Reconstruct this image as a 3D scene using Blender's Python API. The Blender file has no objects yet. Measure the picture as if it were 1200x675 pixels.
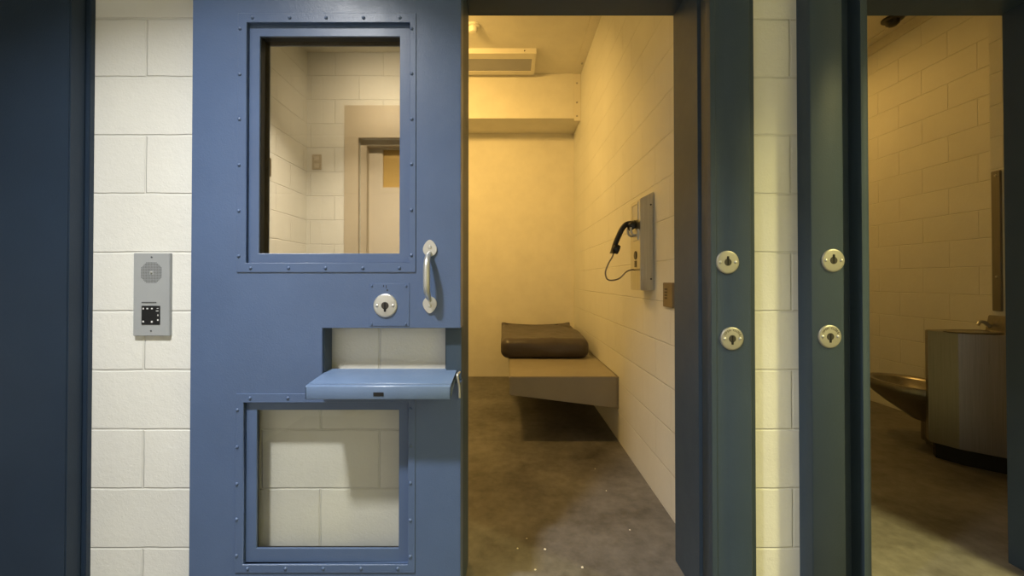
import bpy, bmesh, math, random
from mathutils import Vector, Matrix
random.seed(7)
S = bpy.context.scene
COL = S.collection
H = 1.13                      # eye height above the floor
F, VX, VY = 490.0, 595.0, 328.0

def X(px, y): return (px - VX) * y / F
def Z(py, y): return H + (VY - py) * y / F

# ------------------------------------------------------------------ materials
def new_mat(name):
    m = bpy.data.materials.new(name); m.use_nodes = True
    nt = m.node_tree; nt.nodes.clear()
    out = nt.nodes.new('ShaderNodeOutputMaterial')
    return m, nt, out

def N(nt, t, **kw):
    n = nt.nodes.new(t)
    for k, v in kw.items(): setattr(n, k, v)
    return n

def math_node(nt, op, a, b=None):
    n = N(nt, 'ShaderNodeMath', operation=op)
    for i, v in enumerate((a, b)):
        if v is None: continue
        if isinstance(v, (int, float)): n.inputs[i].default_value = v
        else: nt.links.new(v, n.inputs[i])
    return n.outputs[0]

def mix_col(nt, fac, a, b, blend='MIX'):
    n = N(nt, 'ShaderNodeMix', data_type='RGBA', blend_type=blend)
    if isinstance(fac, (int, float)): n.inputs[0].default_value = fac
    else: nt.links.new(fac, n.inputs[0])
    for i, v in ((6, a), (7, b)):
        if isinstance(v, tuple): n.inputs[i].default_value = (*v, 1)
        else: nt.links.new(v, n.inputs[i])
    return n.outputs[2]

def noise(nt, scale, detail=3.0, rough=.55, vec=None):
    n = N(nt, 'ShaderNodeTexNoise')
    n.inputs['Scale'].default_value = scale
    n.inputs['Detail'].default_value = detail
    n.inputs['Roughness'].default_value = rough
    if vec is not None: nt.links.new(vec, n.inputs['Vector'])
    return n.outputs[0]

def ramp(nt, v, a, b, ca=(0, 0, 0), cb=(1, 1, 1)):
    r = N(nt, 'ShaderNodeValToRGB')
    r.color_ramp.elements[0].position = a; r.color_ramp.elements[0].color = (*ca, 1)
    r.color_ramp.elements[1].position = b; r.color_ramp.elements[1].color = (*cb, 1)
    nt.links.new(v, r.inputs[0]); return r.outputs[0]

def paint(name, col, rough=.4, bump=.0006, bscale=220., var=.06, metal=0., spec=.5):
    """plain or painted surface with slight mottling and orange peel"""
    m, nt, out = new_mat(name)
    p = N(nt, 'ShaderNodeBsdfPrincipled')
    pos = N(nt, 'ShaderNodeNewGeometry').outputs['Position']
    n1 = noise(nt, 5., 5, .6, pos)
    dark = tuple(c * (1 - var) for c in col); lite = tuple(min(1, c * (1 + var)) for c in col)
    nt.links.new(ramp(nt, n1, .3, .7, dark, lite), p.inputs['Base Color'])
    p.inputs['Metallic'].default_value = metal
    p.inputs['Specular IOR Level'].default_value = spec
    rr = math_node(nt, 'ADD', math_node(nt, 'MULTIPLY', noise(nt, 11., 4, .6, pos), .16), rough - .08)
    nt.links.new(rr, p.inputs['Roughness'])
    if bump:
        b = N(nt, 'ShaderNodeBump'); b.inputs['Distance'].default_value = bump; b.inputs['Strength'].default_value = .6
        nt.links.new(noise(nt, bscale, 3, .6, pos), b.inputs['Height'])
        nt.links.new(b.outputs[0], p.inputs['Normal'])
    nt.links.new(p.outputs[0], out.inputs[0])
    return m

def block_paint(name, col, joint=.0045, x_off=.02, z_off=.0, rough=.5, depth=.0045, tone=.8):
    """painted concrete block: 406 x 203 mm running bond with shallow tooled joints"""
    m, nt, out = new_mat(name)
    p = N(nt, 'ShaderNodeBsdfPrincipled')
    g = N(nt, 'ShaderNodeNewGeometry'); pos = g.outputs['Position']
    sp = N(nt, 'ShaderNodeSeparateXYZ'); nt.links.new(pos, sp.inputs[0])
    sn = N(nt, 'ShaderNodeSeparateXYZ'); nt.links.new(g.outputs['True Normal'], sn.inputs[0])
    side = math_node(nt, 'GREATER_THAN', math_node(nt, 'ABSOLUTE', sn.outputs[0]), .5)
    mx = N(nt, 'ShaderNodeMix', data_type='FLOAT')
    nt.links.new(side, mx.inputs[0]); nt.links.new(sp.outputs[0], mx.inputs[2]); nt.links.new(sp.outputs[1], mx.inputs[3])
    cv = N(nt, 'ShaderNodeCombineXYZ')
    flip = math_node(nt, 'MULTIPLY', math_node(nt, 'MAXIMUM', math_node(nt, 'LESS_THAN', sp.outputs[2], H - .1056), math_node(nt, 'GREATER_THAN', sp.outputs[0], .85)), .2032)   # the bond breaks here
    nt.links.new(math_node(nt, 'ADD', math_node(nt, 'ADD', mx.outputs[0], flip), x_off), cv.inputs[0])
    nt.links.new(math_node(nt, 'ADD', sp.outputs[2], z_off), cv.inputs[1])
    # slightly wobbly joints
    wob = N(nt, 'ShaderNodeVectorMath', operation='MULTIPLY_ADD')
    nz = N(nt, 'ShaderNodeTexNoise'); nz.inputs['Scale'].default_value = 9.; nt.links.new(pos, nz.inputs['Vector'])
    nt.links.new(nz.outputs['Color'], wob.inputs[0]); wob.inputs[1].default_value = (.006, .006, 0)
    nt.links.new(cv.outputs[0], wob.inputs[2])
    br = N(nt, 'ShaderNodeTexBrick')
    br.offset = .5; br.offset_frequency = 2; br.squash = 1; br.squash_frequency = 1
    br.inputs['Color1'].default_value = (1, 1, 1, 1); br.inputs['Color2'].default_value = (.95, .95, .95, 1)
    br.inputs['Mortar'].default_value = (.93, .93, .92, 1)
    br.inputs['Scale'].default_value = 1; br.inputs['Mortar Size'].default_value = joint
    br.inputs['Mortar Smooth'].default_value = .6; br.inputs['Bias'].default_value = 0
    br.inputs['Brick Width'].default_value = .4064; br.inputs['Row Height'].default_value = .2032
    nt.links.new(wob.outputs[0], br.inputs['Vector'])
    n1 = noise(nt, 2.2, 5, .6, pos)
    base = ramp(nt, n1, .25, .75, tuple(c * .93 for c in col), tuple(min(1, c * 1.04) for c in col))
    base = mix_col(nt, tone, base, br.outputs['Color'], 'MULTIPLY')
    nt.links.new(base, p.inputs['Base Color'])
    p.inputs['Roughness'].default_value = rough
    p.inputs['Specular IOR Level'].default_value = .4
    # height: joints down, fine stipple, a few pits
    jh = math_node(nt, 'MULTIPLY', br.outputs['Fac'], -1.0)
    st = math_node(nt, 'MULTIPLY', noise(nt, 130., 3, .65, pos), .22)
    md = math_node(nt, 'MULTIPLY', noise(nt, 38., 3, .6, pos), .32)
    pit = N(nt, 'ShaderNodeTexVoronoi'); pit.inputs['Scale'].default_value = 34.; nt.links.new(pos, pit.inputs['Vector'])
    pits = math_node(nt, 'MULTIPLY', math_node(nt, 'LESS_THAN', pit.outputs['Distance'], .09), -.35)
    hh = math_node(nt, 'ADD', math_node(nt, 'ADD', jh, st), math_node(nt, 'ADD', md, pits))
    b = N(nt, 'ShaderNodeBump'); b.inputs['Distance'].default_value = depth; b.inputs['Strength'].default_value = .8
    nt.links.new(hh, b.inputs['Height']); nt.links.new(b.outputs[0], p.inputs['Normal'])
    nt.links.new(p.outputs[0], out.inputs[0])
    return m

def concrete(name, c0, c1):
    m, nt, out = new_mat(name)
    p = N(nt, 'ShaderNodeBsdfPrincipled')
    pos = N(nt, 'ShaderNodeNewGeometry').outputs['Position']
    a = noise(nt, 2.4, 8, .62, pos); b2 = noise(nt, 17., 6, .65, pos)
    f = math_node(nt, 'ADD', math_node(nt, 'MULTIPLY', a, .65), math_node(nt, 'MULTIPLY', b2, .35))
    nt.links.new(ramp(nt, f, .34, .66, c0, c1), p.inputs['Base Color'])
    nt.links.new(math_node(nt, 'ADD', math_node(nt, 'MULTIPLY', a, .25), .3), p.inputs['Roughness'])
    b = N(nt, 'ShaderNodeBump'); b.inputs['Distance'].default_value = .002; b.inputs['Strength'].default_value = .35
    nt.links.new(b2, b.inputs['Height']); nt.links.new(b.outputs[0], p.inputs['Normal'])
    nt.links.new(p.outputs[0], out.inputs[0])
    return m

def steel(name, col=(.55, .55, .53), rough=.3, axis='z', var=.1):
    """brushed stainless steel"""
    m, nt, out = new_mat(name)
    p = N(nt, 'ShaderNodeBsdfPrincipled')
    pos = N(nt, 'ShaderNodeNewGeometry').outputs['Position']
    mp = N(nt, 'ShaderNodeMapping')
    mp.inputs['Scale'].default_value = {'z': (260, 260, 4), 'x': (4, 260, 260)}[axis]
    nt.links.new(pos, mp.inputs[0])
    n = noise(nt, 1., 3, .6, mp.outputs[0])
    nt.links.new(ramp(nt, n, .3, .7, tuple(c * (1 - var) for c in col), tuple(min(1, c * (1 + var)) for c in col)), p.inputs['Base Color'])
    p.inputs['Metallic'].default_value = 1
    nt.links.new(math_node(nt, 'ADD', math_node(nt, 'MULTIPLY', n, .15), rough - .07), p.inputs['Roughness'])
    nt.links.new(p.outputs[0], out.inputs[0])
    return m

def pane(name, tint, refl_col, fac, rough=.015):
    m, nt, out = new_mat(name)
    t = N(nt, 'ShaderNodeBsdfTransparent'); t.inputs[0].default_value = (*tint, 1)
    g = N(nt, 'ShaderNodeBsdfGlossy'); g.inputs['Color'].default_value = (*refl_col, 1); g.inputs['Roughness'].default_value = rough
    mx = N(nt, 'ShaderNodeMixShader'); mx.inputs[0].default_value = fac
    nt.links.new(t.outputs[0], mx.inputs[1]); nt.links.new(g.outputs[0], mx.inputs[2])
    nt.links.new(mx.outputs[0], out.inputs[0])
    return m

def emitter(name, col, strength):
    m, nt, out = new_mat(name)
    e = N(nt, 'ShaderNodeEmission'); e.inputs[0].default_value = (*col, 1); e.inputs[1].default_value = strength
    nt.links.new(e.outputs[0], out.inputs[0]); return m

M = {}
M['block'] = block_paint('painted_block', (.745, .742, .70), x_off=.0322, z_off=-.0085)
M['block_smooth'] = block_paint('thickly_painted_block', (.745, .742, .70), x_off=.0322, z_off=-.0085, depth=.0042, tone=.45)
M['plaster'] = paint('painted_ceiling', (.72, .69, .6), .6, .001, 60., .05)
M['concrete'] = concrete('sealed_concrete', (.058, .054, .05), (.215, .206, .193))
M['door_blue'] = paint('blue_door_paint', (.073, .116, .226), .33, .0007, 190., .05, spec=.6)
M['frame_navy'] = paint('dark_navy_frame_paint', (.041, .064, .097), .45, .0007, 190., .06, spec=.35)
M['navy_door'] = paint('darker_navy_door_tone', (.017, .031, .056), .45, .0007, 190., .06, spec=.35)  # darker navy for the far left door and its frame edge
M['tray_blue'] = paint('worn_blue_tray_paint', (.125, .185, .31), .32, .0005, 190., .1)
M['steel'] = steel('brushed_steel')
M['steel_dark'] = steel('dull_toilet_steel', (.25, .235, .22), .3)
M['nickel'] = paint('satin_nickel', (.58, .58, .56), .33, .0002, 300., .05, metal=.7)
M['nickel_warm'] = paint('aged_nickel', (.40, .385, .34), .45, .0002, 300., .08, metal=.6)
M['lock_dark'] = paint('dark_lock_core', (.06, .055, .05), .4, 0, metal=.6)
M['black'] = paint('black_plastic', (.012, .012, .013), .35, 0)
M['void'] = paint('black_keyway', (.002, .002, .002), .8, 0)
M['rubber'] = paint('black_gasket', (.01, .011, .013), .6, .0004, 200.)
M['grey_metal'] = paint('grey_powder_coat', (.33, .345, .355), .45, .0003, 400., .04)
M['grille'] = paint('dark_grille_hole', (.09, .095, .1), .7, 0)
M['white'] = paint('white_print', (.7, .7, .7), .5, 0)
M['galv'] = paint('galvanised_strip', (.36, .34, .31), .5, .0006, 160., .15)
M['bunk'] = paint('beige_bunk_paint', (.31, .275, .215), .42, .0006, 160., .05)
M['vinyl'] = paint('dark_brown_vinyl', (.056, .045, .044), .42, .001, 90., .12)
M['cream_metal'] = paint('cream_fixture_paint', (.74, .70, .6), .4, .0003, 200., .03)
M['lens'] = paint('grey_light_lens', (.34, .34, .37), .35, .0006, 120., .05)
M['card'] = paint('pale_card', (.62, .6, .54), .5, 0)
M['brass_plate'] = paint('brown_metal_plate', (.24, .19, .12), .4, .0003, 300., .08, metal=.6)
M['print'] = paint('dark_stamping', (.07, .055, .035), .6, 0)
M['tan_door'] = paint('tan_door_paint', (.62, .56, .46), .45, .0005, 150., .04)
M['tan_frame'] = paint('tan_frame_paint', (.50, .44, .34), .45, .0005, 150., .04)
M['room_glow'] = paint('painted_room_glow', (.55, .38, .13), .3, 0)  # warm light of the room behind put into the colour
M['chip'] = paint('white_glint_chip', (.8, .76, .66), .4, 0)  # pale colour holds the glint of the floor crumbs
M['pane_up'] = pane('bronze_reflective_glazing', (.62, .55, .42), (.86, .73, .53), .6)
M['pane_low'] = pane('clear_security_glazing', (.94, .94, .925), (.9, .9, .9), .05)
M['lit_white'] = emitter('lit_white_diffuser', (1, .97, .9), 6)
M['lit_amber'] = emitter('lit_amber_diffuser', (1, .6, .2), 6)
M['lit_yellow'] = emitter('lit_yellow_diffuser', (1, .86, .42), 6)

# ------------------------------------------------------------------ mesh builder
class MB:
    def __init__(s): s.v, s.f = [], []
    def add(s, vs, fs):
        o = len(s.v); s.v += [tuple(v) for v in vs]; s.f += [tuple(i + o for i in f) for f in fs]; return s
    def box(s, x0, x1, y0, y1, z0, z1):
        return s.add([(x0,y0,z0),(x1,y0,z0),(x1,y1,z0),(x0,y1,z0),(x0,y0,z1),(x1,y0,z1),(x1,y1,z1),(x0,y1,z1)],
                     [(0,3,2,1),(4,5,6,7),(0,1,5,4),(1,2,6,5),(2,3,7,6),(3,0,4,7)])
    def prism(s, poly, axis, a0, a1):
        """poly of 2-D points extruded along axis ('x': (y,z), 'y': (x,z), 'z': (x,y))"""
        def P(p, a): return {'x': (a, p[0], p[1]), 'y': (p[0], a, p[1]), 'z': (p[0], p[1], a)}[axis]
        n = len(poly)
        return s.add([P(p, a0) for p in poly] + [P(p, a1) for p in poly],
                     [tuple(range(n)), tuple(range(2*n-1, n-1, -1))] + [(i, i+n, (i+1) % n + n, (i+1) % n) for i in range(n)])
    def plate(s, xs, zs, solid, y0, y1):
        """rectangular plate in x-z with holes: solid(xc, zc) says whether a cell is there"""
        xs = sorted(set(xs)); zs = sorted(set(zs)); nx, nz = len(xs)-1, len(zs)-1
        S_ = [[solid((xs[i]+xs[i+1])/2, (zs[j]+zs[j+1])/2) for j in range(nz)] for i in range(nx)]
        def at(i, j): return 0 <= i < nx and 0 <= j < nz and S_[i][j]
        for i in range(nx):
            for j in range(nz):
                if not S_[i][j]: continue
                a, b, c, d = xs[i], xs[i+1], zs[j], zs[j+1]
                s.add([(a,y0,c),(b,y0,c),(b,y0,d),(a,y0,d)], [(0,1,2,3)])
                s.add([(a,y1,c),(b,y1,c),(b,y1,d),(a,y1,d)], [(3,2,1,0)])
                if not at(i-1, j): s.add([(a,y0,c),(a,y0,d),(a,y1,d),(a,y1,c)], [(0,1,2,3)])
                if not at(i+1, j): s.add([(b,y0,c),(b,y1,c),(b,y1,d),(b,y0,d)], [(0,1,2,3)])
                if not at(i, j-1): s.add([(a,y0,c),(a,y1,c),(b,y1,c),(b,y0,c)], [(0,1,2,3)])
                if not at(i, j+1): s.add([(a,y0,d),(b,y0,d),(b,y1,d),(a,y1,d)], [(0,1,2,3)])
        return s
    def ring(s, o, h, y0, y1):
        """rectangular ring: outer (x0,x1,z0,z1), hole (x0,x1,z0,z1)"""
        return s.plate([o[0], h[0], h[1], o[1]], [o[2], h[2], h[3], o[3]],
                       lambda x, z: not (h[0] < x < h[1] and h[2] < z < h[3]), y0, y1)
    def lathe(s, prof, c=(0,0,0), axis='y', n=32, sx=1., sy=1.):
        """profile of (radius, height) turned about an axis through c"""
        vs, fs = [], []
        for r, h in prof:
            for k in range(n):
                a = 2*math.pi*k/n; u, w = r*math.cos(a)*sx, r*math.sin(a)*sy
                vs.append({'y': (c[0]+u, c[1]+h, c[2]+w), 'z': (c[0]+u, c[1]+w, c[2]+h), 'x': (c[0]+h, c[1]+u, c[2]+w)}[axis])
        m = len(prof)
        for i in range(m-1):
            for k in range(n):
                fs.append((i*n+k, i*n+(k+1) % n, (i+1)*n+(k+1) % n, (i+1)*n+k))
        fs.append(tuple(range(n))); fs.append(tuple(range(m*n-1, (m-1)*n-1, -1)))
        return s.add(vs, fs)
    def tube(s, pts, rad, n=14):
        pts = [Vector(p) for p in pts]; m = len(pts)
        rad = rad if isinstance(rad, (list, tuple)) else [rad]*m
        vs, fs = [], []; up = None
        for i, p in enumerate(pts):
            t = (pts[min(i+1, m-1)] - pts[max(i-1, 0)]).normalized()
            if up is None:
                up = t.orthogonal().normalized()
            up = (up - t*up.dot(t)).normalized(); w = t.cross(up)
            ru, rw = rad[i] if isinstance(rad[i], tuple) else (rad[i], rad[i])
            for k in range(n):
                a = 2*math.pi*k/n
                vs.append(p + up*math.cos(a)*ru + w*math.sin(a)*rw)
        for i in range(m-1):
            for k in range(n):
                fs.append((i*n+k, i*n+(k+1) % n, (i+1)*n+(k+1) % n, (i+1)*n+k))
        fs.append(tuple(range(n))); fs.append(tuple(range(m*n-1, (m-1)*n-1, -1)))
        return s.add(vs, fs)
    def build(s, name, mat, parent=None, bevel=0., seg=2, smooth=40, origin=None):
        me = bpy.data.meshes.new(name); bm = bmesh.new()
        vs = [bm.verts.new(v) for v in s.v]
        for f in s.f:
            try: bm.faces.new([vs[i] for i in f])
            except ValueError: pass
        bmesh.ops.remove_doubles(bm, verts=bm.verts, dist=1e-5)
        bmesh.ops.recalc_face_normals(bm, faces=bm.faces)
        if bevel:
            ed = [e for e in bm.edges if len(e.link_faces) == 2 and e.calc_face_angle(0) > math.radians(35)]
            bmesh.ops.bevel(bm, geom=ed, offset=bevel, segments=seg, affect='EDGES', clamp_overlap=True)
        for f in bm.faces: f.smooth = True
        bm.to_mesh(me); bm.free()
        me.set_sharp_from_angle(angle=math.radians(smooth))
        me.materials.append(mat)
        o = bpy.data.objects.new(name, me); COL.objects.link(o)
        if parent is not None:
            o.parent = parent
            base = parent.matrix_world if False else world_loc(parent)
            me.transform(Matrix.Translation(-base))
        elif origin is not None:
            me.transform(Matrix.Translation(-Vector(origin))); o.location = origin
        return o

def world_loc(o):
    v = Vector((0, 0, 0))
    while o is not None: v += Vector(o.location); o = o.parent
    return v

def tag(o, label=None, cat=None, group=None, kind=None):
    if label: o['label'] = label
    if cat: o['category'] = cat
    if group: o['group'] = group
    if kind: o['kind'] = kind
    return o

def thing(name, loc, label, cat, group=None, kind=None):
    o = bpy.data.objects.new(name, None); COL.objects.link(o); o.location = loc; o.empty_display_size = .05
    return tag(o, label, cat, group, kind)

def struct(name, mb, mat, label, cat, bevel=0.):
    return tag(mb.build(name, mat, bevel=bevel), label, cat, kind='structure')

def copy_child(o, loc, parent):
    c = o.copy(); COL.objects.link(c); c.parent = parent; c.location = loc; return c

def bez(pts, n=12):
    """Catmull-Rom through points"""
    P = [Vector(p) for p in pts]; P = [P[0]*2-P[1]] + P + [P[-1]*2-P[-2]]; out = []
    for i in range(1, len(P)-2):
        for k in range(n):
            t = k/n; a, b, c, d = P[i-1:i+3]
            out.append(.5*((2*b)+(c-a)*t+(2*a-5*b+4*c-d)*t*t+(3*b-a-3*c+d)*t**3))
    out.append(P[-2]); return out

# ------------------------------------------------------------------ key planes
YW, YB = 1.445, 1.665           # block front wall: face to the corridor, face to the cells
YJ = 1.695                      # steel jambs end a little inside the cells
YD = 1.361                      # face of the sliding door
CEIL = H + 2.2                  # cell ceilings
CCEIL = H + 1.92                # corridor ceiling
BACK = 4.9
XR = .777                       # right wall of the nearer cell
XR2 = 3.4                       # right wall of the second cell
YO = -.7                        # wall across the corridor

# ------------------------------------------------------------------ room shell
struct('floor', MB().box(-3.0, 4.6, -.9, 5.1, -.12, 0), M['concrete'], 'brown grey sealed concrete floor running into both cells', 'floor')
HEAD = H + 1.076
ho = [(-.215, .73, HEAD + .045), (1.108, 2.05, HEAD + .045)]
def front_solid(x, z):
    return not any(a < x < b and z < t for a, b, t in ho)
struct('wall_front', MB().plate([-3.0, 4.6, -.215, .73, 1.108, 2.05], [0, HEAD + .045, 3.45], front_solid, YW, YB), M['block'],
       'cream painted concrete block wall holding both cell openings', 'wall')
struct('wall_back', MB().box(-1.6, 3.65, BACK, BACK + .2, 0, 3.45), M['plaster'], 'smooth yellow lit rear wall behind the bunk', 'wall')
struct('wall_middle', MB().box(XR, 1.0, YB, BACK, 0, 3.45), M['block_smooth'], 'painted block wall between the cells carrying the telephone', 'wall')
struct('wall_left', MB().box(-1.6, -1.4, YB, BACK, 0, 3.45), M['block_smooth'], 'painted block left wall of the nearer cell', 'wall')
struct('wall_right', MB().box(XR2, XR2 + .2, YB, BACK, 0, 3.45), M['block_smooth'], 'dim amber block wall behind the steel toilet', 'wall')
struct('wall_chase', MB().box(3.1, XR2, YB, 2.68, 0, 3.45), M['block_smooth'], 'block chase the toilet and sink unit stands against', 'wall')
struct('ceiling', MB().box(-1.6, 3.65, YB, BACK + .2, CEIL, CEIL + .12), M['plaster'], 'painted ceiling over both cells', 'ceiling')
struct('ceiling', MB().box(-3.0, 4.6, -.9, YW, CCEIL, CCEIL + .12), M['plaster'], 'painted ceiling over the corridor', 'ceiling')
struct('soffit', MB().box(-1.4, XR, 4.435, BACK, H + 1.72, CEIL), M['plaster'], 'boxed soffit across the top of the rear wall', 'soffit')
# corridor side the camera stands in, seen only in the upper window
DX0, DX1, DH = -1.25, -.34, H + 1.19
struct('wall_corridor', MB().plate([-3.0, 4.6, DX0, DX1], [0, DH, 3.2], lambda x, z: not (DX0 < x < DX1 and z < DH), YO - .2, YO), M['block'],
       'block wall across the corridor mirrored in the upper window', 'wall')
struct('wall_return', MB().box(-2.6, -1.69, YO, .15, 0, CCEIL), M['block'], 'block wall return mirrored at the left of the upper window', 'wall')
struct('wall_end', MB().box(-3.0, -2.85, YO, YW, 0, CCEIL), M['block'], 'block wall closing the corridor at the left', 'wall')
struct('wall_end', MB().box(4.45, 4.6, YO, YW, 0, CCEIL), M['block'], 'block wall closing the corridor at the right', 'wall')

# ceiling edge strips in the nearer cell
t = thing('trim_1', (.735, 3.0, CEIL), 'pale strip along the ceiling above the telephone wall', 'trim', kind='structure')
MB().box(.692, XR, YB, 4.43, CEIL - .012, CEIL).build('strip', M['plaster'], t, .003)
sc = MB().lathe([(.001, -.012), (.009, -.010), (.011, 0)], (.75, 4.2, CEIL - .012), 'z', 12).build('screw', M['nickel_warm'], t)
t = thing('trim_2', (.74, 4.43, H + 1.72), 'pale screwed angle plate at the right end of the soffit', 'trim', kind='structure')
MB().box(.705, XR, 4.423, 4.436, H + 1.69, CEIL).build('plate', M['cream_metal'], t, .002)
for zz in (H + 2.09, H + 1.885, H + 1.74):
    MB().lathe([(.001, -.008), (.008, -.006), (.010, 0)], (.735, 4.423, zz), 'y', 12).build('screw', M['nickel_warm'], t)
t = thing('trim_3', (3.36, 3.2, CEIL), 'pale strip along the ceiling in the cell with the toilet', 'trim', kind='structure')
MB().box(3.31, XR2, 2.68, BACK, CEIL - .012, CEIL).build('strip', M['plaster'], t, .003)
MB().box(3.388, XR2, 2.68, BACK, CEIL - .1, CEIL - .012).build('edge_angle', M['plaster'], t, .003)

# ------------------------------------------------------------------ steel frames
# nearer opening: left jamb, head, right jamb with the lock column
t = thing('trim_4', (.26, YW, 0), 'dark navy steel frame around the open yellow cell, with lock column', 'door frame', kind='structure')
MB().box(-.215, -.159, YW - .004, YJ, 0, HEAD + .045).build('left_jamb', M['frame_navy'], t, .002)
MB().box(-.159, .73, YW - .045, YJ, HEAD, HEAD + .045).build('head', M['frame_navy'], t, .002)
prof = [(.675, YJ), (.675, 1.482), (.690, 1.480), (.690, 1.470), (.680, 1.466), (.680, 1.398), (.698, 1.398), (.698, 1.402),
        (.735, 1.402), (.738, 1.400), (.814, 1.400), (.814, 1.438), (.850, 1.438), (.850, YW + .002), (.73, YW + .002), (.73, YJ)]
MB().prism(prof, 'z', 0, H + 1.8).build('right_jamb', M['frame_navy'], t, .0012, 1)
# second opening
t = thing('trim_5', (1.6, YW, 0), 'dark navy steel frame around the dim cell with the toilet', 'door frame', kind='structure')
prof = [(1.003, YW + .002), (1.003, 1.386), (1.006, 1.383), (1.110, 1.383), (1.113, 1.386), (1.113, 1.485), (1.212, 1.485), (1.215, 1.446),
        (1.219, 1.436), (1.222, 1.439), (1.244, 1.439), (1.247, 1.442), (1.247, YJ), (1.105, YJ), (1.105, YW + .002)]
MB().prism(prof, 'z', 0, H + 1.8).build('left_jamb', M['frame_navy'], t, .0012, 1)
MB().box(1.12, 2.05, YW - .03, YJ, HEAD, HEAD + .045).build('head', M['frame_navy'], t, .002)
MB().box(2.0, 2.05, YW - .03, YJ - .012, 0, HEAD).build('right_jamb', M['frame_navy'], t, .002)
# far left door and its frame
t = thing('trim_6', (-1.6, YW, 0), 'narrow navy frame edge beside the far left door', 'door frame', kind='structure')
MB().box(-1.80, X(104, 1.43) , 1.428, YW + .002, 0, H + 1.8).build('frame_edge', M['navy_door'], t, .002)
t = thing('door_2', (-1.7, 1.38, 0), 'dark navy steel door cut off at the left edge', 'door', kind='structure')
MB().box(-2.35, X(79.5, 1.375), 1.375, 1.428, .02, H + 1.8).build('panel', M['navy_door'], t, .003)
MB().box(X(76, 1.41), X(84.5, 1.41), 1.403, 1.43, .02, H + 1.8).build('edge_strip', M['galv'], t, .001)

# ------------------------------------------------------------------ the sliding door
door = thing('door_1', (-.59, 1.39, 0), 'blue steel sliding door with two windows and an open food slot', 'door', kind='structure')
DL, DR, DB, DT = X(223.5, YD), X(540, YD), .03, 2.28
def R(px0, px1, py0, py1, y): return (X(px0, y), X(px1, y), Z(py1, y), Z(py0, y))
up_open, up_hole = R(288, 480, 25, 308, YD), R(303, 468, 41, 297, 1.373)
lo_open, lo_hole = R(287, 479, 471, 659, YD), R(302, 468, 480, 641, 1.373)
slot = (X(378, YD), DR, H - .335, Z(384.5, YD))
def inside(r, x, z): return r[0] < x < r[1] and r[2] < z < r[3]
pxs = [DL, DR, up_open[0], up_open[1], lo_open[0], lo_open[1], slot[0], slot[1]]
pzs = [DB, DT, up_open[2], up_open[3], lo_open[2], lo_open[3], slot[2], slot[3]]
MB().plate(pxs, pzs, lambda x, z: not (inside(up_open, x, z) or inside(lo_open, x, z) or inside(slot, x, z)), YD, 1.43).build('panel', M['door_blue'], door, .0015, 2)
# slot lining: recessed stile, its shade put into the darker navy, a hole shows the block wall behind
sh = (X(390, 1.425), X(523, 1.40), slot[2] + .004, slot[3] - .003)
sl = MB()
sl.box(sh[1], slot[1] - .002, 1.398, 1.43, slot[2], slot[3] + .002)
sl.box(slot[0] - .002, slot[0] + .003, 1.37, 1.43, slot[2], slot[3])
sl.build('slot_lining', M['frame_navy'], door, .001)

scr = None
def screws(frame, pts, y):
    """button head screws as pieces of a window frame; the mesh is shared"""
    global scr
    for px, py in pts:
        p = Vector((X(px, y), y, Z(py, y)))
        if scr is None:
            scr = MB().lathe([(.0005, -.0042), (.0028, -.0040), (.0050, -.0022), (.0058, .0005)], tuple(p), 'y', 14).build('screw', M['door_blue'], frame)
            me = scr.data; me.transform(Matrix.Translation(-(p - world_loc(frame)))); scr.location = p - world_loc(frame)
        else:
            c = scr.copy(); COL.objects.link(c); c.parent = frame; c.location = p - world_loc(frame)

def window_frame(outer, open_, hole, glass_y, gm, pts, lab):
    yf = YD - .0035
    mb = MB().ring(outer, open_, yf, YD + .002)
    mb.ring((open_[0] - .004, open_[1] + .004, open_[2] - .004, open_[3] + .004), hole, 1.373, 1.381)
    # thin return between the flange and the recessed stop
    mb.ring((open_[0] - .004, open_[1] + .004, open_[2] - .004, open_[3] + .004), open_, YD + .002, 1.373)
    fr = mb.build('window_frame', M['door_blue'], door, .0009, 1)
    MB().ring((hole[0] - .012, hole[1] + .012, hole[2] - .012, hole[3] + .012), (hole[0]+.0005, hole[1]-.0005, hole[2]+.0005, hole[3]-.0005), 1.3812, glass_y).build('gasket', M['rubber'], fr)
    g = MB().box(hole[0] - .010, hole[1] + .010, glass_y, glass_y + .005, hole[2] - .010, hole[3] + .010).build('glass_pane', gm, fr)
    g['label'] = lab
    screws(fr, pts, yf)
    return fr

ul = [(279.5, y) for y in (32, 86, 139, 193, 247, 300)]; ur = [(482, y) for y in (32, 85, 139, 192, 246, 299)]
ut = [(x, 19) for x in (294, 338, 381, 425, 468)]; ub = [(x, 314) for x in (293.5, 338, 381.5, 425, 468)]
window_frame(R(277, 487, 13.5, 319, YD - .003), up_open, up_hole, 1.404, M['pane_up'], ul + ur + ut + ub, 'bronze glazing mirroring the corridor')
ll = [(279, y) for y in (480, 523, 566, 607, 649)]; lr = [(481.5, y) for y in (479, 522, 565, 608, 650)]
lt = [(x, 466) for x in (294, 338, 381, 425, 468)]; lb = [(x, 664) for x in (292, 336, 380, 424, 467)]
window_frame(R(277, 487, 461, 669, YD - .003), lo_open, lo_hole, 1.386, M['pane_low'], ll + lr + lt + lb, 'clear glazing with the block wall close behind it')

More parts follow.
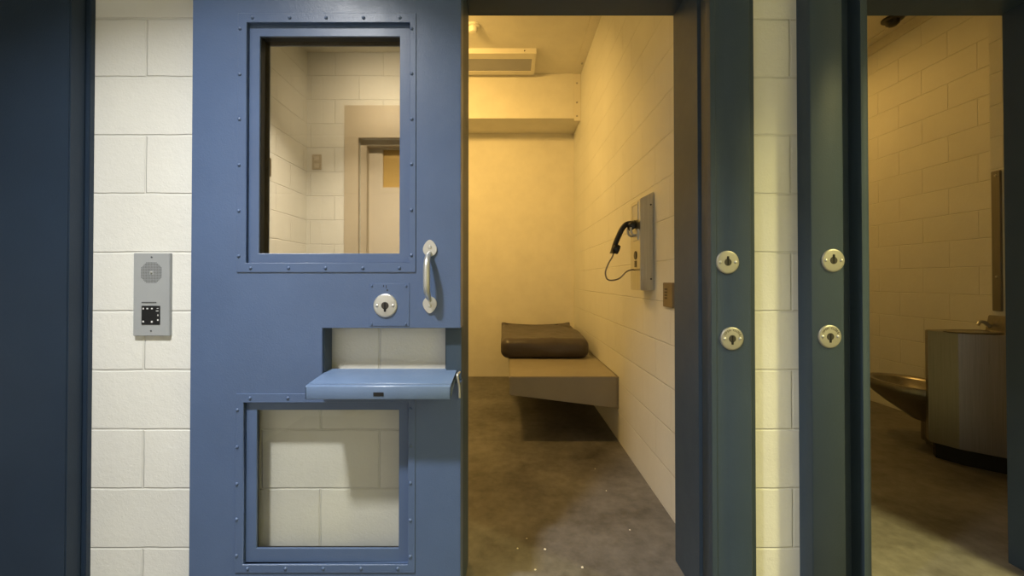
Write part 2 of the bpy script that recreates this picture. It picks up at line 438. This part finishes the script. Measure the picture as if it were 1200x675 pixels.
# food slot shelf, folded down
ty, tf = 1.41, 1.246
TX0, TX1 = -.602, -.170
zh, zf = H - .300, H - .3145
tray_prof = [(ty, zh), (tf + .022, zf + .0022), (tf + .021, zf - .001), (tf + .019, zf - .001), (tf + .018, zf + .0018), (tf + .003, zf), (tf, zf - .003),
             (tf, zf - .040), (tf + .004, zf - .042), (tf + .006, zf - .040), (tf + .006, zf - .012), (ty, zh - .012)]
tr = MB().prism(tray_prof, 'x', TX0, TX1).build('slot_shelf', M['tray_blue'], door, .0008, 1)
sd = MB()
for xa in (TX0, TX1 - .003):
    sd.prism([(ty, zh), (tf, zf - .002), (tf, zf - .040), (ty, zh - .014)], 'x', xa, xa + .003)
sd.build('side_cheek', M['tray_blue'], tr, .0005, 1)
MB().box(X(438, tf), X(450, tf), tf - .0012, tf + .003, Z(464, tf), Z(459.5, tf)).build('latch_hole', M['void'], tr)
MB().tube([(TX0 - .004, ty, zh - .004), (TX1 + .004, ty, zh - .004)], .005, 12).build('hinge', M['tray_blue'], tr)
stay = MB().tube(bez([(X(538.5, 1.375), 1.375, Z(436, 1.375)), (X(536, 1.35), 1.35, Z(440, 1.35)), (X(538, 1.355), 1.357, Z(452, 1.355)), (X(538.5, 1.355), 1.358, Z(466, 1.355))], 6), .0042, 10)
stay.build('stay_arm', M['nickel'], tr)['label'] = 'bare metal stay at the right end of the shelf'

# lock on the door
def lock_mesh(c, r, up, warm, parent, text=None, core_r=.0128):
    """round escutcheon facing the corridor: plate, core with keyway, two screws, stamped words"""
    x, y, z = c
    pm = M['nickel_warm'] if warm else M['nickel']
    pl = MB().lathe([(.0005, -.0055), (r*.86, -.0055), (r*.95, -.0045), (r, -.002), (r, .0015)], c, 'y', 48).build('face_plate', pm, parent)
    par = pl if parent.get('category') is None else parent
    core = MB().lathe([(.0005, -.0062), (core_r*.9, -.0062), (core_r, -.0050), (core_r, 0)], c, 'y', 28).build('lock_core', M['lock_dark'], par)
    d = 1 if up else -1
    k = MB().box(x - .0022, x + .0022, y - .0068, y - .004, z - core_r*.75, z + core_r*.75)
    k.prism([(x - .0042, z + d*core_r*.7), (x + .0042, z + d*core_r*.7), (x + .0032, z + d*core_r*1.55), (x - .0032, z + d*core_r*1.55)], 'y', y - .0064, y - .004)
    k.build('keyway', M['void'], par)
    for sx in (-1, 1):
        MB().lathe([(.0005, -.0088), (.0030, -.0084), (.0050, -.0062), (.0054, -.0048)], (x + sx*r*.66, y, z), 'y', 16).build('screw', M['nickel'], par)
    if text:
        lets = []
        me = bpy.data.meshes.new('lettering'); bm = bmesh.new()
        for word, a0 in text:
            n = len(word)
            for i, ch in enumerate(word):
                cu = bpy.data.curves.new('t', 'FONT'); cu.body = ch; cu.size = .0096; cu.align_x = 'CENTER'; cu.extrude = .0003
                ob = bpy.data.objects.new('t', cu); COL.objects.link(ob)
                dg = bpy.context.evaluated_depsgraph_get(); m2 = bpy.data.meshes.new_from_object(ob.evaluated_get(dg))
                a = math.radians(a0 + (i - (n-1)/2)*13.5)
                rr = r*.66
                T = Matrix.Translation((x + rr*math.sin(a), y - .0060, z + rr*math.cos(a))) @ Matrix.Rotation(a, 4, 'Y') @ Matrix.Rotation(math.pi/2, 4, 'X')
                m2.transform(T); bm.from_mesh(m2)
                bpy.data.objects.remove(ob); bpy.data.curves.remove(cu); bpy.data.meshes.remove(m2)
        bmesh.ops.translate(bm, verts=bm.verts, vec=-world_loc(par))
        bm.to_mesh(me); bm.free(); me.materials.append(M['print'])
        o = bpy.data.objects.new('lettering', me); COL.objects.link(o); o.parent = par
    return pl

r5 = R(433, 480, 332, 382, YD)
cov = MB().box(r5[0], r5[1], YD - .0022, YD + .001, r5[2], r5[3]).build('cover_plate', M['door_blue'], door, .0006, 1)
for px, py in ((436, 335), (476, 335), (436, 379.5), (476, 379.5)):
    MB().lathe([(.0005, -.0035), (.003, -.003), (.0042, 0)], (X(px, YD), YD - .0022, Z(py, YD)), 'y', 12).build('screw', M['door_blue'], cov)
for px, py, w, h in ((449.8, 335.2, .003, .006), (452.9, 336, .0022, .010), (454.2, 340, .004, .006)):
    MB().box(X(px, YD) - w/2, X(px, YD) + w/2, YD - .0026, YD - .002, Z(py, YD) - h/2, Z(py, YD) + h/2).build('scratch_mark', M['rubber'], cov)
lp = lock_mesh((X(452, YD), YD - .0022, Z(358, YD)), .0388, False, False, door)
lp['label'] = 'bright round key plate on the blue door'

# pull handle
hx = X(504, YD)
zt, zb = Z(292, YD), Z(356, YD)
hm = MB()
def lug(zc, sgn):
    pts = []
    for k in range(40):
        a = 2*math.pi*k/40
        u = math.sin(a); v = math.cos(a)
        w = .0225*u*(1 - .30*max(0, v)**1.5)
        hh = .030*v if v > 0 else .024*v
        pts.append((hx + w, zc + sgn*hh))
    hm.prism(pts, 'y', YD - .006, YD)
lug(zt, 1); lug(zb, -1)
path = bez([(hx, YD - .003, zt - .012), (hx - .001, YD - .030, zt - .024), (hx - .001, YD - .050, zt - .050), (hx - .001, YD - .054, (zt+zb)/2), (hx - .001, YD - .050, zb + .048), (hx, YD - .030, zb + .024), (hx, YD - .003, zb + .012)], 8)
nP = len(path)
hm.tube(path, [(.0065 + .0045*math.sin(math.pi*i/(nP-1)),)*2 for i in range(nP)], 18)
hd = hm.build('pull_handle', M['nickel'], door, smooth=50); hd['label'] = 'satin nickel pull handle'
for zz in (zt + .006, zb - .006):
    MB().lathe([(.0005, -.009), (.004, -.0085), (.0062, -.006), (.0062, -.004)], (hx, YD, zz), 'y', 16).build('screw', M['nickel'], hd)

# ------------------------------------------------------------------ locks on the two frames
def key_switch(px, py, y, r, up, text, label):
    c = (X(px, y), y, Z(py, y))
    o = thing('key_switch', c, label, 'key lock', 'round key locks on the steel frames')
    lock_mesh(c, r, up, True, o, text)
key_switch(852.3, 307.3, 1.400, .0388, True, None, 'upper round key lock on the column right of the open yellow cell')
key_switch(857, 396.6, 1.400, .0388, False, [('OPEN', -38), ('CLOSE', 36)], 'lower key lock stamped OPEN CLOSE, right of the open yellow cell')
key_switch(975.8, 305.2, 1.383, .0382, True, None, 'upper round key lock on the frame left of the toilet cell')
key_switch(971.3, 394.2, 1.383, .0382, False, [('OPEN', -38), ('CLOSE', 36)], 'lower key lock with faint stamping, left of the toilet cell')

# ------------------------------------------------------------------ intercom on the left block strip
y = YW; r4 = R(160, 202, 297, 393, y)
ic = thing('wall_intercom', ((r4[0]+r4[1])/2, y, r4[2]), 'grey metal intercom panel with round speaker on the left block strip', 'intercom')
MB().box(r4[0], r4[1], y - .012, y + .004, r4[2], r4[3]).build('face_plate', M['grey_metal'], ic, .0012, 2)
gr = MB(); gx, gz = X(180.8, y), Z(319.5, y); st = .0042
for i in range(-8, 9):
    for j in range(-8, 9):
        if abs(i) + abs(j) < 12.6 and math.hypot(i, j) > 1.5:
            gr.box(gx + i*st - .0013, gx + i*st + .0013, y - .0124, y - .0115, gz + j*st - .0013, gz + j*st + .0013)
gr.build('speaker_grille', M['grille'], ic)
MB().lathe([(.0005, -.0035), (.003, -.003), (.0045, 0)], (gx, y - .012, gz), 'y', 14).build('centre_screw', M['nickel'], ic)
bp = R(170, 191.5, 358, 380, y)
ks = MB().box(bp[0], bp[1], y - .0138, y - .011, bp[2], bp[3]).build('button_panel', M['black'], ic, .0006, 1)
mk = MB()
for px, py, w, h in ((172.3, 361.3, 1.5, 1.8), (177, 361.3, 2, 1.5), (182.3, 361.3, 2, 1.5), (189, 361, 2, .7), (188.5, 364, 3, 1), (189.3, 369, 1, 2), (189.3, 374.5, 1.6, 1.8),
                     (172.3, 376.3, 2, 2), (182.3, 376.5, 2, 2)):
    MB().box(X(px - w*.5, y), X(px + w*.5, y), y - .0142, y - .0136, Z(py + h*.5, y), Z(py - h*.5, y)).build('button_marking', M['white'], ks)
MB().box(X(170, y), X(187, y), y - .0135, y - .0115, Z(354.6, y), Z(353.6, y)).build('label_slot', M['grille'], ic)
for py in (301.5, 387):
    MB().lathe([(.0005, -.002), (.0022, -.0018), (.003, 0)], (X(181, y), y - .012, Z(py, y)), 'y', 12).build('screw', M['grille'], ic)

# ------------------------------------------------------------------ bunk and mattress in the nearer cell
BY0, BY1 = 2.93, BACK
bz = H - .677
bk = thing('bunk', (.4, BY0, bz - .22), 'beige steel wall bunk with tapered end under the folded mattress', 'bunk')
MB().box(.012, XR, BY0 + .004, BY1, bz - .022, bz).build('bunk_top', M['bunk'], bk, .004)
def endplate(y0, y1): return MB().prism([(.012, bz - .002), (.012, bz - .122), (.020, bz - .128), (XR, bz - .222), (XR, bz - .002)], 'y', y0, y1)
endplate(BY0, BY0 + .012).build('end_plate', M['bunk'], bk, .003)
endplate(BY1 - .012, BY1).build('end_plate', M['bunk'], bk, .003)
MB().box(.012, .022, BY0 + .010, BY1, bz - .122, bz - .004).build('front_rail', M['bunk'], bk, .002)
MB().box(XR - .012, XR, BY0 - .002, BY1, bz - .224, bz).build('wall_flange', M['bunk'], bk, .002)

def mattress():
    x0, x1, y0, y1, z0, z1 = -.060, .700, 3.565, 4.82, bz, bz + .175
    bm = bmesh.new(); nx, ny, nz = 46, 60, 14
    vid = {}
    def V(i, j, k):
        key = (i, j, k)
        if key not in vid: vid[key] = bm.verts.new((i/nx, j/ny, k/nz))
        return vid[key]
    for i in range(nx):
        for j in range(ny):
            for k in (0, nz): bm.faces.new([V(i,j,k), V(i+1,j,k), V(i+1,j+1,k), V(i,j+1,k)])
    for i in range(nx):
        for k in range(nz):
            for j in (0, ny): bm.faces.new([V(i,j,k), V(i+1,j,k), V(i+1,j,k+1), V(i,j,k+1)])
    for j in range(ny):
        for k in range(nz):
            for i in (0, nx): bm.faces.new([V(i,j,k), V(i,j+1,k), V(i,j+1,k+1), V(i,j,k+1)])
    from mathutils import noise as mn
    for v in bm.verts:
        u, w, t_ = v.co
        p = Vector((x0 + (x1-x0)*u, y0 + (y1-y0)*w, z0 + (z1-z0)*t_))
        r = .075*(1 - min(1, w*3)) + .020*min(1, w*3)
        c = Vector((min(max(p.x, x0+r), x1-r), min(max(p.y, y0+r), y1-r), min(max(p.z, z0+r), z1-r)))
        d = p - c
        if d.length > 1e-9: p = c + d.normalized()*min(r, d.length if d.length < r else r)
        # soft hollow on top, gentle wrinkles, pointed rear corners
        top = t_ if t_ > .5 else 0
        nse = mn.noise(Vector((p.x*7, p.y*3, 1.3)))*.007 + mn.noise(Vector((p.x*19, p.y*8, 4.)))*.003
        diag = (p.x - .62) + (p.y - 4.6)*.30
        nse -= .010*math.exp(-(diag/.022)**2)*max(0, min(1, (p.y - 3.9)*2))
        p.z += top*(nse - .014*math.sin(math.pi*u)*w)
        ear = max(0, w - .90)/.10
        cu = max(0, abs(u - .5) - .455)/.045
        p.z += .024*ear*cu*t_
        p.x += (u - .5)*.03*ear*cu
        if w < .3: p.y += mn.noise(Vector((p.x*6, 2.2, p.z*9)))*.010*(1 - w/.3)
        p.z = max(p.z, z0)
        v.co = p
    bmesh.ops.recalc_face_normals(bm, faces=bm.faces)
    for f in bm.faces: f.smooth = True
    me = bpy.data.meshes.new('mattress'); bm.to_mesh(me); bm.free(); me.materials.append(M['vinyl'])
    org = Vector((.32, 4.2, bz)); me.transform(Matrix.Translation(-org))
    o = bpy.data.objects.new('mattress', me); COL.objects.link(o); o.location = org
    tag(o, 'folded dark brown vinyl mattress at the far end of the beige bunk', 'mattress')
    pip = MB().tube(bez([(-.057, 4.80, bz + .185), (.05, 4.815, bz + .168), (.32, 4.82, bz + .155), (.60, 4.815, bz + .168), (.697, 4.80, bz + .185)], 8), .007, 8)
    pip.build('piping', M['vinyl'], o)
mattress()

# ------------------------------------------------------------------ telephone
YN, YFAR, XF = 2.217, 2.396, .704
ph = thing('wall_phone', (XR, 2.3, H - .056), 'steel wall telephone with black handset on the yellow block wall', 'telephone')
zt0, ztF, zb0 = H + .470, H + .432, H - .056
MB().prism([(XR, zb0), (XF, zb0), (XF, ztF), (XR, zt0)], 'y', YN, YFAR).build('housing', M['steel'], ph, .003)
xs = XF - .0015
MB().box(xs, XF + .004, 2.262, 2.352, H + .335, H + .412).build('instruction_card', M['card'], ph, .001)
mb = MB()
mb.plate([2.250, 2.364, 2.262, 2.352], [H + .325, H + .422, H + .335, H + .412], lambda a, b: not (2.262 < a < 2.352 and H + .335 < b < H + .412), -.004, 0)
mb.v = [(XF + v[1], v[0], v[2]) for v in mb.v]
mb.build('card_bezel', M['steel'], ph)
# hook: two prongs carrying the ear cup
hk = MB()
for yy in (2.268, 2.328):
    hk.tube(bez([(XF, yy, H + .245), (XF - .022, yy, H + .245), (XF - .034, yy, H + .262), (XF - .036, yy, H + .285)], 6), .006, 10)
hk.box(XF - .006, XF + .002, 2.25, 2.346, H + .215, H + .275)
hk.build('cradle_hook', M['nickel'], ph)
MB().lathe([(.0005, -.004), (.022, -.004), (.024, 0)], (XF, 2.30, H + .135), 'x', 24).build('volume_button', M['lock_dark'], ph)
MB().box(XF - .002, XF + .002, 2.283, 2.317, H + .07, H + .105).build('coin_slot_plate', M['lock_dark'], ph)
for zz in (H + .40, H + .005):
    MB().lathe([(.0005, -.004), (.004, -.0035), (.005, 0)], (.760, YN, zz), 'y', 12).build('screw', M['lock_dark'], ph)
hy = 2.30
def P2(px, py, y=hy): return (X(px, y), y, Z(py, y))
hs = MB()
hp = bez([P2(743, 263), P2(736, 262.2), P2(730, 267), P2(724, 279), P2(720, 290), P2(719.5, 297)], 8)
nH = len(hp)
rads = []
for i in range(nH):
    q = i/(nH-1)
    rads.append((.0145 + .010*max(0, (abs(q-.5)-.3)/.2)**1.5,)*2)
hs.tube(hp, rads, 18)
def cup(c, d, r, h):
    """round ear or mouth piece: a flat bell along direction d"""
    d = Vector(d).normalized(); up = d.orthogonal().normalized(); w = d.cross(up); c = Vector(c)
    prof = [(.002, -.012), (r*.7, -.010), (r*.95, 0), (r, h*.6), (r*.92, h), (r*.3, h*.93), (.001, h*.90)]
    vs, fs, n = [], [], 24
    for rr, hh in prof:
        for k in range(n):
            a = 2*math.pi*k/n; vs.append(c + d*hh + up*rr*math.cos(a) + w*rr*math.sin(a))
    for i in range(len(prof)-1):
        for k in range(n): fs.append((i*n+k, i*n+(k+1) % n, (i+1)*n+(k+1) % n, (i+1)*n+k))
    hs.add(vs, fs)
cup(P2(739.5, 262.5), (.55, 0, -.83), .029, .030)
cup(P2(719.8, 291), (.80, 0, -.30), .027, .026)
ho_ = hs.build('handset', M['black'], ph, smooth=50); ho_['label'] = 'black curved handset'
MB().lathe([(.001, -.001), (.020, 0), (.021, .002), (.001, .003)], (0, 0, 0), 'z', 20)
cd = MB().tube(bez([P2(719.3, 296), P2(717.5, 301), P2(713, 309), P2(709.5, 319), P2(711.5, 327), P2(718, 328.5), P2(726, 326), P2(734, 318.5), P2(741, 316), (XF + .006, 2.33, H + .055)], 8), .0042, 10)
cd.build('cord', M['steel_dark'], ph)['label'] = 'armoured steel cord'

# small plate on the same wall, by the door jamb
pz0, pz1 = H - .131, H - .013
pl = thing('wall_plate', (XR, 2.0, pz0), 'small brown metal plate low on the wall right of the telephone', 'wall plate')
MB().box(XR - .012, XR + .003, 1.945, 2.063, pz0, pz1).build('face_plate', M['brass_plate'], pl, .002)
mk = MB()
for i, zz in enumerate((H - .045, H - .06, H - .074, H - .088)):
    mk.box(XR - .0128, XR - .011, 2.008, 2.040, zz - .004, zz + .004)
mk.build('stamped_marking', M['print'], pl)

# ------------------------------------------------------------------ ceiling fittings of the nearer cell
cl = thing('ceiling_light', (-.3, 4.15, CEIL - .048), 'long cream ceiling light with unlit grey lens above the bunk', 'ceiling light')
lx0, lx1, ly0, ly1, lz = -.95, .272, 3.95, 4.36, CEIL - .050
mb = MB().box(lx0, lx1, ly0, 4.05, lz, CEIL).box(lx0, lx1, 4.29, ly1, lz, CEIL)
mb.box(.236, lx1, 4.05, 4.29, lz, CEIL).box(lx0, lx0 + .036, 4.05, 4.29, lz, CEIL)
mb.build('housing', M['cream_metal'], cl)
MB().box(lx0 + .036, .236, 4.05, 4.29, lz + .004, lz + .010).build('lens', M['lens'], cl)
MB().lathe([(.0005, -.004), (.006, -.003), (.007, 0)], (.16, ly0, CEIL - .024), 'y', 10).build('screw', M['print'], cl)
sd_ = thing('smoke_detector', (-.30, 3.60, CEIL), 'round cream detector on the ceiling beside the long light', 'smoke detector')
MB().lathe([(.06, 0), (.06, -.012), (.052, -.018)], (-.30, 3.60, CEIL), 'z', 32).build('base', M['cream_metal'], sd_)
MB().lathe([(.040, -.016), (.038, -.045), (.030, -.058), (.001, -.062)], (-.30, 3.60, CEIL), 'z', 32).build('sensor_head', M['cream_metal'], sd_)

# ------------------------------------------------------------------ toilet and sink unit in the second cell
un = thing('toilet_sink_unit', (2.95, 2.6, 0), 'stainless steel toilet and sink unit seen through the right opening', 'toilet')
A, B, C, D = (2.70, 2.69), (2.757, 2.562), (3.0, 2.325), (3.098, 2.30)
E, G = (3.098, 2.76), (2.74, 2.75)
poly = [A, B, C, D, E, G]
zdk = H - .325
bm_ = MB().prism(poly, 'z', .095, zdk)
bm_.build('cabinet', M['steel_dark'], un, .004, 2, smooth=12)
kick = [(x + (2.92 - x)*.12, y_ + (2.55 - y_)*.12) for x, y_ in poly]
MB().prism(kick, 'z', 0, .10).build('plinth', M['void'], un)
# basin: raised rim and a dished bowl
MB().lathe([(.165, 0), (.168, .006), (.160, .009), (.150, .006), (.13, .003), (.001, .0015)], (2.87, 2.585, zdk), 'z', 40, .9, .62).build('basin', M['steel_dark'], un)
MB().prism([(3.05, zdk - .01), (3.1, zdk - .01), (3.1, zdk + .10), (3.075, zdk + .10)], 'y', 2.30, 2.68).build('backsplash', M['steel_dark'], un, .004)
sp_ = MB().tube(bez([(3.06, 2.66, zdk + .03), (3.03, 2.66, zdk + .055), (2.995, 2.655, zdk + .058), (2.975, 2.65, zdk + .04)], 6), [.012 - .004*i/18 for i in range(19)], 12)
sp_.build('spout', M['nickel'], un)
# toilet bowl on the far side of the cabinet
bc = (2.885, 2.985); rim = H - .745
secs = [(.02, .205, .300, 0.), (.0, .215, .310, 0.), (-.03, .212, .306, 0.), (-.08, .19, .27, -.012), (-.13, .15, .21, -.04), (-.175, .11, .15, -.08), (-.21, .085, .11, -.12)]
vs, fs, n = [], [], 44
for dz, rx, ry, oy in [(-.10, .09, .14, -.03), (-.05, .14, .21, -.01), (.0, .165, .25, 0.), (.018, .178, .266, 0.)] + secs:
    for k in range(n):
        a = 2*math.pi*k/n; vs.append((bc[0] + rx*math.cos(a), bc[1] + oy + ry*math.sin(a), rim + dz))
nr = 4 + len(secs)
for i in range(nr-1):
    for k in range(n): fs.append((i*n+k, i*n+(k+1) % n, (i+1)*n+(k+1) % n, (i+1)*n+k))
fs.append(tuple(range(n))); fs.append(tuple(range(nr*n-1, (nr-1)*n-1, -1)))
MB().add(vs, fs).build('toilet_bowl', M['steel_dark'], un, smooth=50)
MB().prism([(2.86, 2.70), (2.86, 2.90), (2.89, 2.94), (2.96, 2.94), (2.99, 2.90), (2.99, 2.70)], 'z', .0, rim - .17).build('pedestal', M['steel_dark'], un, .03, 4)
# strip on the chase above the basin
st_ = thing('steel_strip', (3.1, 2.63, H - .19), 'narrow vertical steel strip on the wall above the toilet unit', 'steel strip')
MB().box(3.088, 3.102, 2.617, 2.668, H - .197, H + .69).build('strip', M['steel_dark'], st_, .003)
for zz in (H + .66, H + .02):
    MB().lathe([(.0005, -.006), (.006, -.005), (.008, 0)], (3.088, 2.64, zz), 'x', 12).build('screw', M['nickel'], st_)
sp2 = thing('sprinkler', (3.24, 3.5, CEIL), 'dark dome on the ceiling at the top of the toilet cell', 'sprinkler')
MB().lathe([(.075, 0), (.075, -.014), (.06, -.022)], (3.24, 3.5, CEIL), 'z', 28).build('collar', M['lock_dark'], sp2)
MB().lathe([(.05, -.02), (.046, -.045), (.028, -.062), (.001, -.068)], (3.24, 3.5, CEIL), 'z', 28).build('dome', M['black'], sp2)

# ------------------------------------------------------------------ chips on the cell floor, glints put into their pale colour
chips = [(697, 548.5, 0), (710, 574, 0), (737, 619.5, 0), (617, 629.5, 0), (606.5, 641, 0), (638, 642, 1), (627, 665.5, 0), (682, 663, 1), (709, 573.5, 0)]
for i, (px, py, big) in enumerate(chips[:8]):
    d = H*F/(py - VY); s_ = .006 if big else .0042
    c = (X(px, d), d, 0)
    pts = [(c[0] + s_*random.uniform(.6, 1.2)*math.cos(a), c[1] + s_*random.uniform(.6, 1.2)*math.sin(a)) for a in (0, 1.2, 2.5, 3.6, 5.1)]
    o = MB().prism(pts, 'z', 0, .002).build('glint_chip', M['chip'], origin=c)
    tag(o, 'tiny pale glinting chip lying on the concrete cell floor', 'glinting chip', 'glinting chips on the cell floor')

# ------------------------------------------------------------------ across the corridor (mirrored in the upper window)
t = thing('trim_7', (DX0, YO, 0), 'tan steel door frame mirrored in the upper window', 'door frame', kind='structure')
mb = MB().plate([-1.369, DX0, DX1, DX1 + .115], [0, DH, H + 1.4625], lambda x, z: not (DX0 < x < DX1 and z < DH), YO - .01, YO + .02)
mb.plate([DX0 - .01, DX0 + .05, DX1 - .05, DX1 + .01], [0, DH - .05, DH + .01], lambda x, z: not (DX0 + .05 < x < DX1 - .05 and z < DH - .05), YO - .16, YO - .04)
mb.build('frame', M['tan_frame'], t, .002)
d3 = thing('door_3', ((DX0+DX1)/2, YO - .1, 0), 'pale door with window coloured as room light, mirrored in the upper window', 'door', kind='structure')
wl = (DX0 + .17, DX1 - .17, H + .80, DH - .06)
MB().plate([DX0 + .005, DX1 - .005, wl[0], wl[1]], [.01, DH - .005, wl[2], wl[3]], lambda x, z: not inside(wl, x, z), YO - .145, YO - .10).build('panel', M['tan_door'], d3, .002)
MB().box(wl[0] - .003, wl[1] + .003, YO - .128, YO - .118, wl[2] - .003, wl[3] + .003).build('lite', M['room_glow'], d3)
MB().box(DX0 - .02, DX1 + .02, YO - .2, YO - .165, 0, DH + .02).build('backing', M['tan_frame'], d3)
o = thing('switch_plate', (-1.69, -.12, H + .80), 'brown switch plate mirrored left in the upper window', 'switch plate')
MB().box(-1.691, -1.684, -.165, -.075, H + .735, H + .865).build('face_plate', M['brass_plate'], o, .002)
MB().box(-1.686, -1.680, -.128, -.112, H + .785, H + .815).build('toggle', M['tan_frame'], o, .001)
o = thing('wall_outlet', (-1.60, YO, H + .99), 'pale wall outlet mirrored beside the tan door frame', 'outlet')
MB().box(-1.645, -1.565, YO - .002, YO + .006, H + .925, H + 1.055).build('face_plate', M['tan_frame'], o, .002)
for zz in (.96, 1.02):
    MB().box(-1.625, -1.585, YO + .004, YO + .009, H + zz - .019, H + zz + .019).build('socket', M['tan_door'], o, .004)

# ------------------------------------------------------------------ lamps
def lamp(name, loc, sx, sy, col, power, mat, label, spread=180, body='cream_metal'):
    x, y_, z = loc
    ctop = CCEIL if y_ < YW else CEIL
    o = thing(name, (x, y_, ctop), label, 'ceiling light')
    MB().box(x - sx/2 - .03, x + sx/2 + .03, y_ - sy/2 - .03, y_ + sy/2 + .03, z + .006, ctop + .004).build('housing', M[body], o, .004)
    MB().box(x - sx/2, x + sx/2, y_ - sy/2, y_ + sy/2, z + .002, z + .008).build('diffuser', mat, o)
    L = bpy.data.lights.new(name + '_light', 'AREA'); L.shape = 'RECTANGLE'; L.size = sx; L.size_y = sy
    L.energy = power; L.color = col; L.spread = math.radians(spread)
    lo = bpy.data.objects.new(name + '_light', L); COL.objects.link(lo); lo.location = (x, y_, z - .004)
    return lo
lamp('ceiling_light', (-.90, .25, H + 1.72), .17, .12, (1, 1, .985), 49, M['lit_white'], 'white corridor ceiling light left of the camera', 114)
added_wash = lamp('ceiling_light', (-1.0, .02, H + 1.74), .5, .10, (1, .95, .84), 5.5, M['lit_white'], 'slim added lamp brightening the wall behind the camera', 130)  # added lamp, brightens the wall mirrored in the upper window
added_wash.rotation_euler = (math.radians(-52), 0, 0)
added_wash.location.y -= .06; added_wash.location.z -= .05
lamp('ceiling_light', (2.35, .30, H + 1.72), .30, .16, (1, .88, .35), 84, M['lit_yellow'], 'yellowish corridor ceiling light right of the camera', 118)
amb = lamp('ceiling_light', (-.72, 2.85, CEIL - .13), .35, .25, (1, .60, .16), 42, M['lit_amber'], 'amber lamp on the ceiling of the nearer cell', 165)
amb.rotation_euler = (math.radians(42), 0, 0); amb.location.z -= .11
lamp('ceiling_light', (2.35, 4.25, CEIL - .07), .35, .25, (1, .56, .12), 14, M['lit_amber'], 'amber lamp on the ceiling of the toilet cell')

w = bpy.data.worlds.new('World'); S.world = w; w.use_nodes = True
w.node_tree.nodes['Background'].inputs[0].default_value = (.5, .55, .6, 1)
w.node_tree.nodes['Background'].inputs[1].default_value = .0

# ------------------------------------------------------------------ camera
cam = bpy.data.cameras.new('camera'); co = bpy.data.objects.new('camera', cam); COL.objects.link(co)
cam.sensor_width = 36; cam.lens = F*36/1200; cam.clip_start = .02
co.location = (0, 0, H); co.rotation_euler = (math.radians(90.54), 0, 0)
cam.shift_x = 5/1200; cam.shift_y = -14.1/1200
S.camera = co
S.view_settings.view_transform = 'Standard'; S.view_settings.look = 'None'
S.view_settings.gamma = 1; S.view_settings.use_curve_mapping = False
S.view_settings.exposure = 0.0
